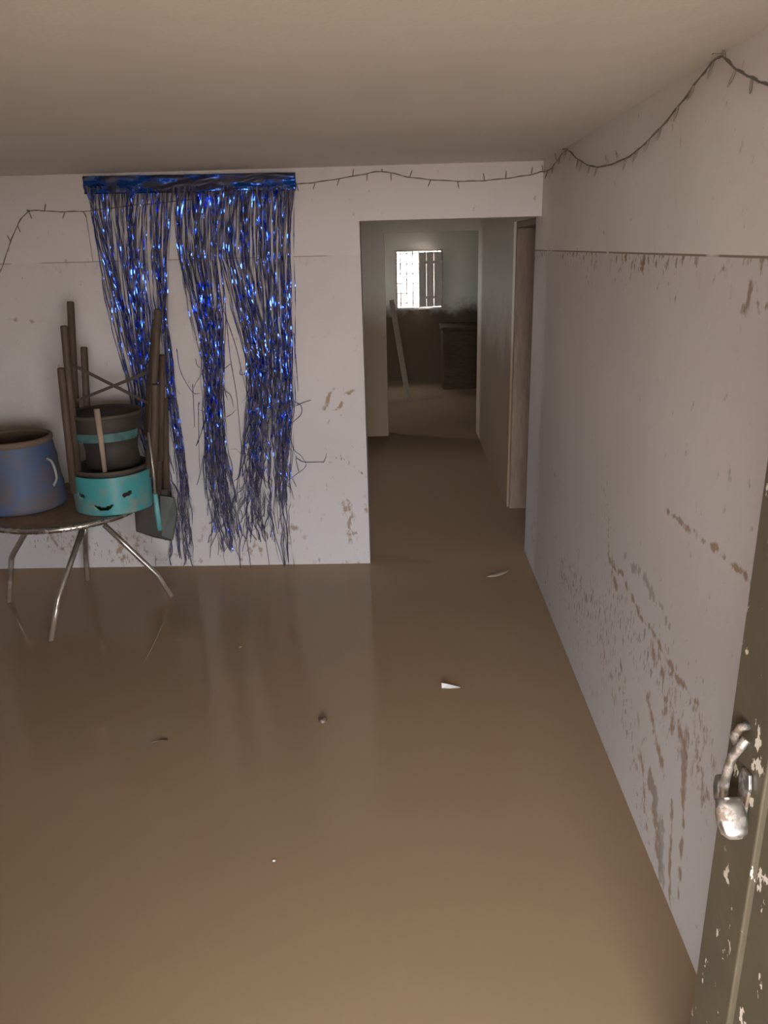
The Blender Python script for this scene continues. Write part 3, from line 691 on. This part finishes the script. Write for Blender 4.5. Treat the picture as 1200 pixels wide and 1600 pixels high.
for bi, (rows, cnt, (e0, e1)) in enumerate(bunches):
    mb = MB()
    for k in range(cnt):
        u0 = (k+rng.random())/cnt; yo = rng.uniform(0.012, 0.045)
        gap = noise.noise(Vector((u0*7+bi*3.3, 1.7, bi)))
        lag = rng.gauss(0, 0.16); end = rng.uniform(e0, e1) if rng.random() > 0.22 else rng.uniform(e0*0.75, e1)
        if bi == 4 and rng.random() < 0.12: end = 888
        ph = rng.uniform(0, 6.28); fr_ = rng.uniform(0.012, 0.03); pts = []; y = 291.0; kx = 0
        while y < end:
            i = 0
            while i < len(rows)-2 and rows[i+1][0] < y: i += 1
            a, b = rows[i], rows[i+1]; t_ = max(0, min(1.05, (y-a[0])/(b[0]-a[0]))); t_ = t_
            l = a[1]+(b[1]-a[1])*t_; r = a[2]+(b[2]-a[2])*t_
            f = min(1, max(0, (y-300)/260))
            uu = u0 + f*(lag + 0.10*gap*2) + 0.05*f*math.sin(y*fr_+ph)
            if y < 480: uu += 0.10*gap*min(1, (y-291)/60)
            uu = max(-0.12, min(1.12, uu))
            low = min(1, max(0, (y-520)/250))
            kx = kx*0.8 + rng.gauss(0, 1.1)*low
            px = l+(r-l)*uu + kx
            pts.append(on_y(px, y, BY-yo-0.012*math.sin(y*0.02+ph)*f)); y += rng.uniform(9, 15)
        if len(pts) < 3: continue
        for p_ in pts: p_.z = max(p_.z, WZ-0.02)
        ribbon(mb, smooth_path(pts, 2), rng.choice((0.003, 0.0036, 0.0042, 0.006)), rng.uniform(-1.2, 1.2), rng.choice((-1, 1))*rng.uniform(0.04, 0.40), rng)
    # matted core of the bunch lower down
    for k in range((10, 14, 60, 60, 40)[bi]):
        y = rng.uniform(470, e1-110); y1_ = min(e1, y+rng.uniform(90, 260)); uu = rng.uniform(0.1, 0.9); yo = rng.uniform(0.010, 0.05); pts = []; kx = 0
        while y < y1_:
            i = max(j for j in range(len(rows)-1) if rows[j][0] <= y); a, b = rows[i], rows[i+1]; t_ = (y-a[0])/(b[0]-a[0])
            l = a[1]+(b[1]-a[1])*t_; r = a[2]+(b[2]-a[2])*t_; uu += rng.gauss(0, 0.05); uu = min(1, max(0, uu)); kx = kx*0.7+rng.gauss(0, 1.3)
            pts.append(on_y(l+(r-l)*uu+kx, y, BY-yo)); y += rng.uniform(7, 12)
        for p_ in pts: p_.z = max(p_.z, WZ-0.02)
        if len(pts) > 2: ribbon(mb, smooth_path(pts, 2), rng.uniform(0.003, 0.005), rng.uniform(-1, 1), rng.uniform(-0.3, 0.3), rng)
    # ravelled ends curling out of the lower half
    nr = (24, 24, 120, 150, 50)[bi]
    for k in range(nr):
        y = rng.uniform(560 if bi else 640, e1-30); i = max(j for j in range(len(rows)-1) if rows[j][0] <= y); a, b = rows[i], rows[i+1]
        t_ = (y-a[0])/(b[0]-a[0]); px = a[1]+(b[1]-a[1])*t_ + rng.random()*((a[2]-a[1])); sgn = rng.choice((-1, 1)); pts = []; yy = y; L_ = rng.randint(3, 9); yo = rng.uniform(0.015, 0.05); dx_, dy_ = sgn*rng.uniform(0.2, 2.4), rng.uniform(3, 9)
        for q in range(L_):
            pts.append(on_y(px, yy, BY-yo)); px += dx_; yy += dy_; dx_ = dx_*0.75+rng.gauss(0, 1.9); dy_ = max(-4, dy_+rng.gauss(0.3, 2.6))
        for p_ in pts: p_.z = max(p_.z, WZ-0.02)
        ribbon(mb, smooth_path(pts, 3), rng.uniform(0.0025, 0.004), rng.uniform(-0.6, 0.6), rng.uniform(-0.2, 0.2), rng)
    tag(mb.build('strand_bunch', M_str, cur), kind='stuff')
# single strands that strayed from the bunches
for pts in ([(352, 480), (360, 560), (370, 620), (377, 700)], [(344, 470), (368, 540), (382, 600), (392, 640)], [(459, 520), (463, 570), (466, 612)], [(460, 628), (470, 634), (470, 648), (452, 664)],
            [(450, 660), (458, 700), (470, 712), (478, 728), (462, 742), (448, 752)], [(464, 716), (475, 722), (500, 722), (506, 722), (511, 708)], [(312, 632), (310, 634), (311, 700), (312, 732)],
            [(436, 720), (440, 780), (446, 840), (451, 884)], [(430, 760), (428, 800), (434, 834)], [(412, 820), (416, 850), (421, 884)], [(330, 800), (331, 830), (328, 872)], [(276, 545), (282, 580), (300, 612), (312, 615)],
            [(463, 634), (472, 630), (486, 625)], [(301, 600), (303, 640), (304, 668)], [(271, 680), (280, 684), (275, 684)]):
    mb = MB(); ribbon(mb, smooth_path([on_y(x, y, BY-0.014) for x, y in pts], 6), 0.0036, 0.2, 0.04, rng); mb.build('stray_strand', M_str, cur)

# ------------------------------------------------------------------ fairy lights: unlit, wire pinned along the wall tops
M_wire = simple('dull_wire', (0.20, 0.165, 0.125), 0.6); M_bulb = simple('grey_bulb', (0.26, 0.22, 0.17), 0.4)
fl_ = empty('fairy_light_string', on_y(597, 267, BY-0.01)); tag(fl_, 'unlit string of tiny fairy lights pinned along the tops of the walls', 'string lights')
BK = lambda px, py: on_y(px, py, BY-0.008)
RT = lambda px, py: on_x(px, py, RX-0.008)
segs = [[BK(-30, 470), BK(0, 425), BK(14, 385), BK(30, 347), BK(45, 331), BK(60, 329), BK(95, 331), BK(137, 330)],
        [BK(137, 330), BK(200, 322), BK(300, 312), BK(400, 300), BK(463, 288)],
        [BK(463, 288), BK(500, 284), BK(560, 274), BK(597, 268), BK(640, 277), BK(690, 282), BK(740, 283), BK(790, 279), BK(830, 273), BK(843, 269)],
        [BK(843, 269), RT(858, 266), RT(870, 252), RT(885, 235), RT(903, 249), RT(925, 260), RT(950, 258), RT(985, 243), RT(1020, 212), RT(1060, 166), RT(1096, 118), RT(1125, 84)],
        [RT(1125, 84), RT(1150, 108), RT(1175, 122), RT(1200, 133), RT(1260, 150)]]
allp = []
for s_ in segs: allp += smooth_path(s_, 6)[:-1]
for p in allp:
    p.y = min(p.y, BY-0.006); p.x = min(p.x, RX-0.006); p.z = min(p.z, CZ-0.006)
MB().tube(allp, 0.0017, 6).build('wire', M_wire, fl_, True)
MB().tube([p+Vector((0.0022*math.sin(i*1.3), -0.0022, 0.0025*math.cos(i*1.3))) for i, p in enumerate(allp)], 0.0013, 5).build('wire', M_wire, fl_, True)
bme = MB().tube([(0, 0, 0), (0, 0, 0.008), (0, 0, 0.022), (0, 0, 0.032)], [0.0016, 0.0028, 0.0026, 0.0012], 7)
bob = bme.build('bulb', M_bulb, fl_, True); first = True
acc = 0; nxt = 0.03; rngb = random.Random(3)
for i in range(1, len(allp)):
    acc += (allp[i]-allp[i-1]).length
    if acc > nxt:
        nxt = acc + rngb.uniform(0.05, 0.11); p = allp[i]
        if -1.40 < p.x < -0.47 and p.y > BY-0.1: continue          # behind the tinsel
        d = Vector((rngb.uniform(-0.5, 0.5), -0.15, rngb.choice((-1, -1, 1)))) if p.y > BY-0.02 else Vector((-0.25, rngb.uniform(-0.6, 0.6), rngb.choice((-1, -1, -1, 1))))
        o = bob if first else bob.copy()
        if not first: COL.objects.link(o); o.parent = fl_
        first = False
        o.matrix_parent_inverse = Matrix.Translation(fl_.location).inverted()
        o.location = p; o.rotation_euler = d.to_track_quat('Z', 'Y').to_euler()
for p in (BK(597, 266), RT(885, 233), RT(1125, 82), BK(45, 329), BK(463, 287)):
    side = Vector((0, -1, 0)) if p.y > BY-0.02 else Vector((-1, 0, 0))
    MB().tube([p-side*0.006, p+side*0.012, p+side*0.014], [0.002, 0.002, 0.004], 6).build('nail', M_iron, fl_)
# thin cable clipped down the back wall beside the curtain
cbw = MB().tube([on_y(134, 334, BY-0.003), on_y(139, 365, BY-0.003), on_y(145, 408, BY-0.003)], 0.0016, 5).build('thin_cable', simple('pale_cable', (0.30, 0.26, 0.23), 0.6), None, True)
tag(cbw, 'thin cable running down the back wall at the left edge of the tinsel curtain', 'cable')

# ------------------------------------------------------------------ things floating on the water
M_paper = simple('wet_paper', (0.60, 0.59, 0.58), 0.6); M_straw = simple('dry_straw', (0.42, 0.33, 0.22), 0.6); M_leaf = simple('pale_leaf', (0.36, 0.30, 0.20), 0.6)
s0, s1 = on_z(255, 977, WZ), on_z(218, 1046, WZ)
tag(MB().tube(smooth_path([s0+Vector((0, 0, 0.010)), s0*0.5+s1*0.5+Vector((0.004, 0, 0.003)), s1+Vector((0, 0, -0.002))], 6), [0.0026]*6+[0.0022]*4+[0.0014]*3, 6).build('straw_stalk', M_straw, None, True), 'long thin pale straw stalk floating near the table', 'straw')
q0, q1 = on_z(690, 1073, WZ), on_z(719, 1075, WZ)
pp = MB(); up = Vector((0, 0, 1)); ptsA = [q0+up*0.001+Vector((0, -0.010, 0)), q0*0.6+q1*0.4+Vector((0, -0.009, 0.001)), q1+up*0.001]; ptsB = [q0+up*0.016, q0*0.6+q1*0.4+up*0.010+Vector((0, 0.004, 0)), q1+up*0.002+Vector((0, 0.004, 0))]; ptsC = [p+Vector((0, 0.014, -0.010)) for p in ptsB]
for r_ in (ptsA, ptsB, ptsC): pp.v += [tuple(p) for p in r_]
for r_ in range(2):
    for i in range(2): b = r_*3+i; pp.f.append((b, b+1, b+4, b+3))
po = pp.build('paper_scrap', M_paper); md = po.modifiers.new('t', 'SOLIDIFY'); md.thickness = 0.0012
tag(po, 'small folded white paper scrap floating in the middle of the water', 'paper')
l0, l1 = on_z(762, 901, WZ), on_z(795, 896, WZ)
lf = MB(); n_ = 10
for i in range(n_+1):
    t_ = i/n_; c_ = l0*(1-t_)+l1*t_; w_ = 0.020*math.sin(PI*min(1, t_*0.95+0.04))+0.002
    for k in (-1, 0, 1): lf.v.append((c_.x+0.004*k, c_.y+w_*k, WZ+0.002+0.010*t_*t_+(0.004 if k == 0 else 0)))
for i in range(n_):
    for k in range(2): b = i*3+k; lf.f.append((b, b+1, b+4, b+3))
lo = lf.build('leaf', M_leaf, None, True); md = lo.modifiers.new('t', 'SOLIDIFY'); md.thickness = 0.001
tag(lo, 'pale curled leaf floating by the passage doorway near the right wall', 'leaf')
def lump(name, px, py, rx, ry, rz, mat, label, cat, seed):
    c_ = on_z(px, py, WZ); bm = bmesh.new(); bmesh.ops.create_icosphere(bm, subdivisions=3, radius=1)
    for v in bm.verts:
        k = 1+0.35*noise.noise(v.co*1.7+Vector((seed, 0, 0)))+0.15*noise.noise(v.co*4+Vector((0, seed, 0)))
        v.co = Vector((v.co.x*rx*k+c_.x, v.co.y*ry*k+c_.y, v.co.z*rz*k+WZ))
    me = bpy.data.meshes.new(name); bm.to_mesh(me); bm.free(); me.materials.append(mat)
    for p in me.polygons: p.use_smooth = True
    o = bpy.data.objects.new(name, me); COL.objects.link(o); return tag(o, label, cat)
M_clod = simple('wet_clod', (0.12, 0.08, 0.06), 0.4)
lump('mud_clod', 504, 1126, 0.017, 0.016, 0.012, M_clod, 'small dark clod floating at the centre of the brown water', 'clod', 3)
lump('tiny_fleck', 428, 1345, 0.0045, 0.003, 0.003, M_paper, 'tiny white fleck floating in the foreground water', 'fleck', 5)
lump('tiny_fleck', 375, 1011, 0.006, 0.008, 0.004, M_straw, 'tiny pale fleck standing in for a tinsel glint on the water', 'fleck', 9)  # added in place of the tinsel's glint on the water
t0, t1 = on_z(236, 1160, WZ), on_z(262, 1158, WZ)
tag(MB().tube(smooth_path([t0, t0*0.5+t1*0.5+Vector((0, 0.006, 0.001)), t1+Vector((0, 0, 0.002))], 5), [0.0015]*5+[0.003]*5+[0.004], 6).build('twig', M_clod, None, True), 'short dark twig barely floating left of centre', 'twig')

# ------------------------------------------------------------------ far room: leaning plank, low dark cabinet
pk0 = on_y(612, 470, 9.2); pk1 = on_y(641, 640, 8.2)
dr = (pk1-pk0).normalized(); pk1 = pk0+dr*((pk0.z-0.02)/-dr.z)
tag(MB().bar(pk0, pk1, 0.055, 0.03, (1, 0, 0)).build('leaning_plank', simple('grey_plank', (0.20, 0.16, 0.125), 0.7, stretch=(4, 4, 0.5)), bevel=0.003), 'wooden plank leaning below the bright far window', 'plank')
ca, cb_ = on_y(692, 512, 8.9), on_y(752, 512, 8.9)
M_cab = simple('dark_cabinet_wood', (0.070, 0.048, 0.032), 0.9, spec=0.1, stretch=(1, 1, 4)); CT = ca.z
cab = empty('cabinet', ((ca.x+cb_.x)/2, 9.15, 0)); tag(cab, 'dark low cabinet against the far wall right of the bright window', 'cabinet')
MB().box(ca.x, cb_.x+0.35, 8.92, 9.45, 0, CT-0.03).build('body', M_cab, cab, bevel=0.004)
MB().box(ca.x-0.02, cb_.x+0.37, 8.90, 9.47, CT-0.03, CT).build('top_board', M_cab, cab, bevel=0.004)
wd_ = (cb_.x+0.35-ca.x)/2
for k in range(2):
    x0 = ca.x+k*wd_+0.015; x1 = ca.x+(k+1)*wd_-0.015
    dd = MB().box(x0, x1, 8.902, 8.92, 0.05, CT-0.05).build('cabinet_door', M_cab, cab, bevel=0.003)
    kx_ = x1-0.04 if k == 0 else x0+0.04
    h_ = MB().lathe([(0, 0.02), (0.010, 0.016), (0.012, 0.008), (0.006, 0)], (0, 0, 0), 12); h_.v = [(kx_+a, 8.902-c, CT*0.6+b) for a, b, c in h_.v]
    ko = h_.build('knob', M_iron); ko.parent = dd; ko.matrix_parent_inverse = Matrix.Translation(cab.location).inverted().inverted() @ Matrix.Translation((0, 0, 0))
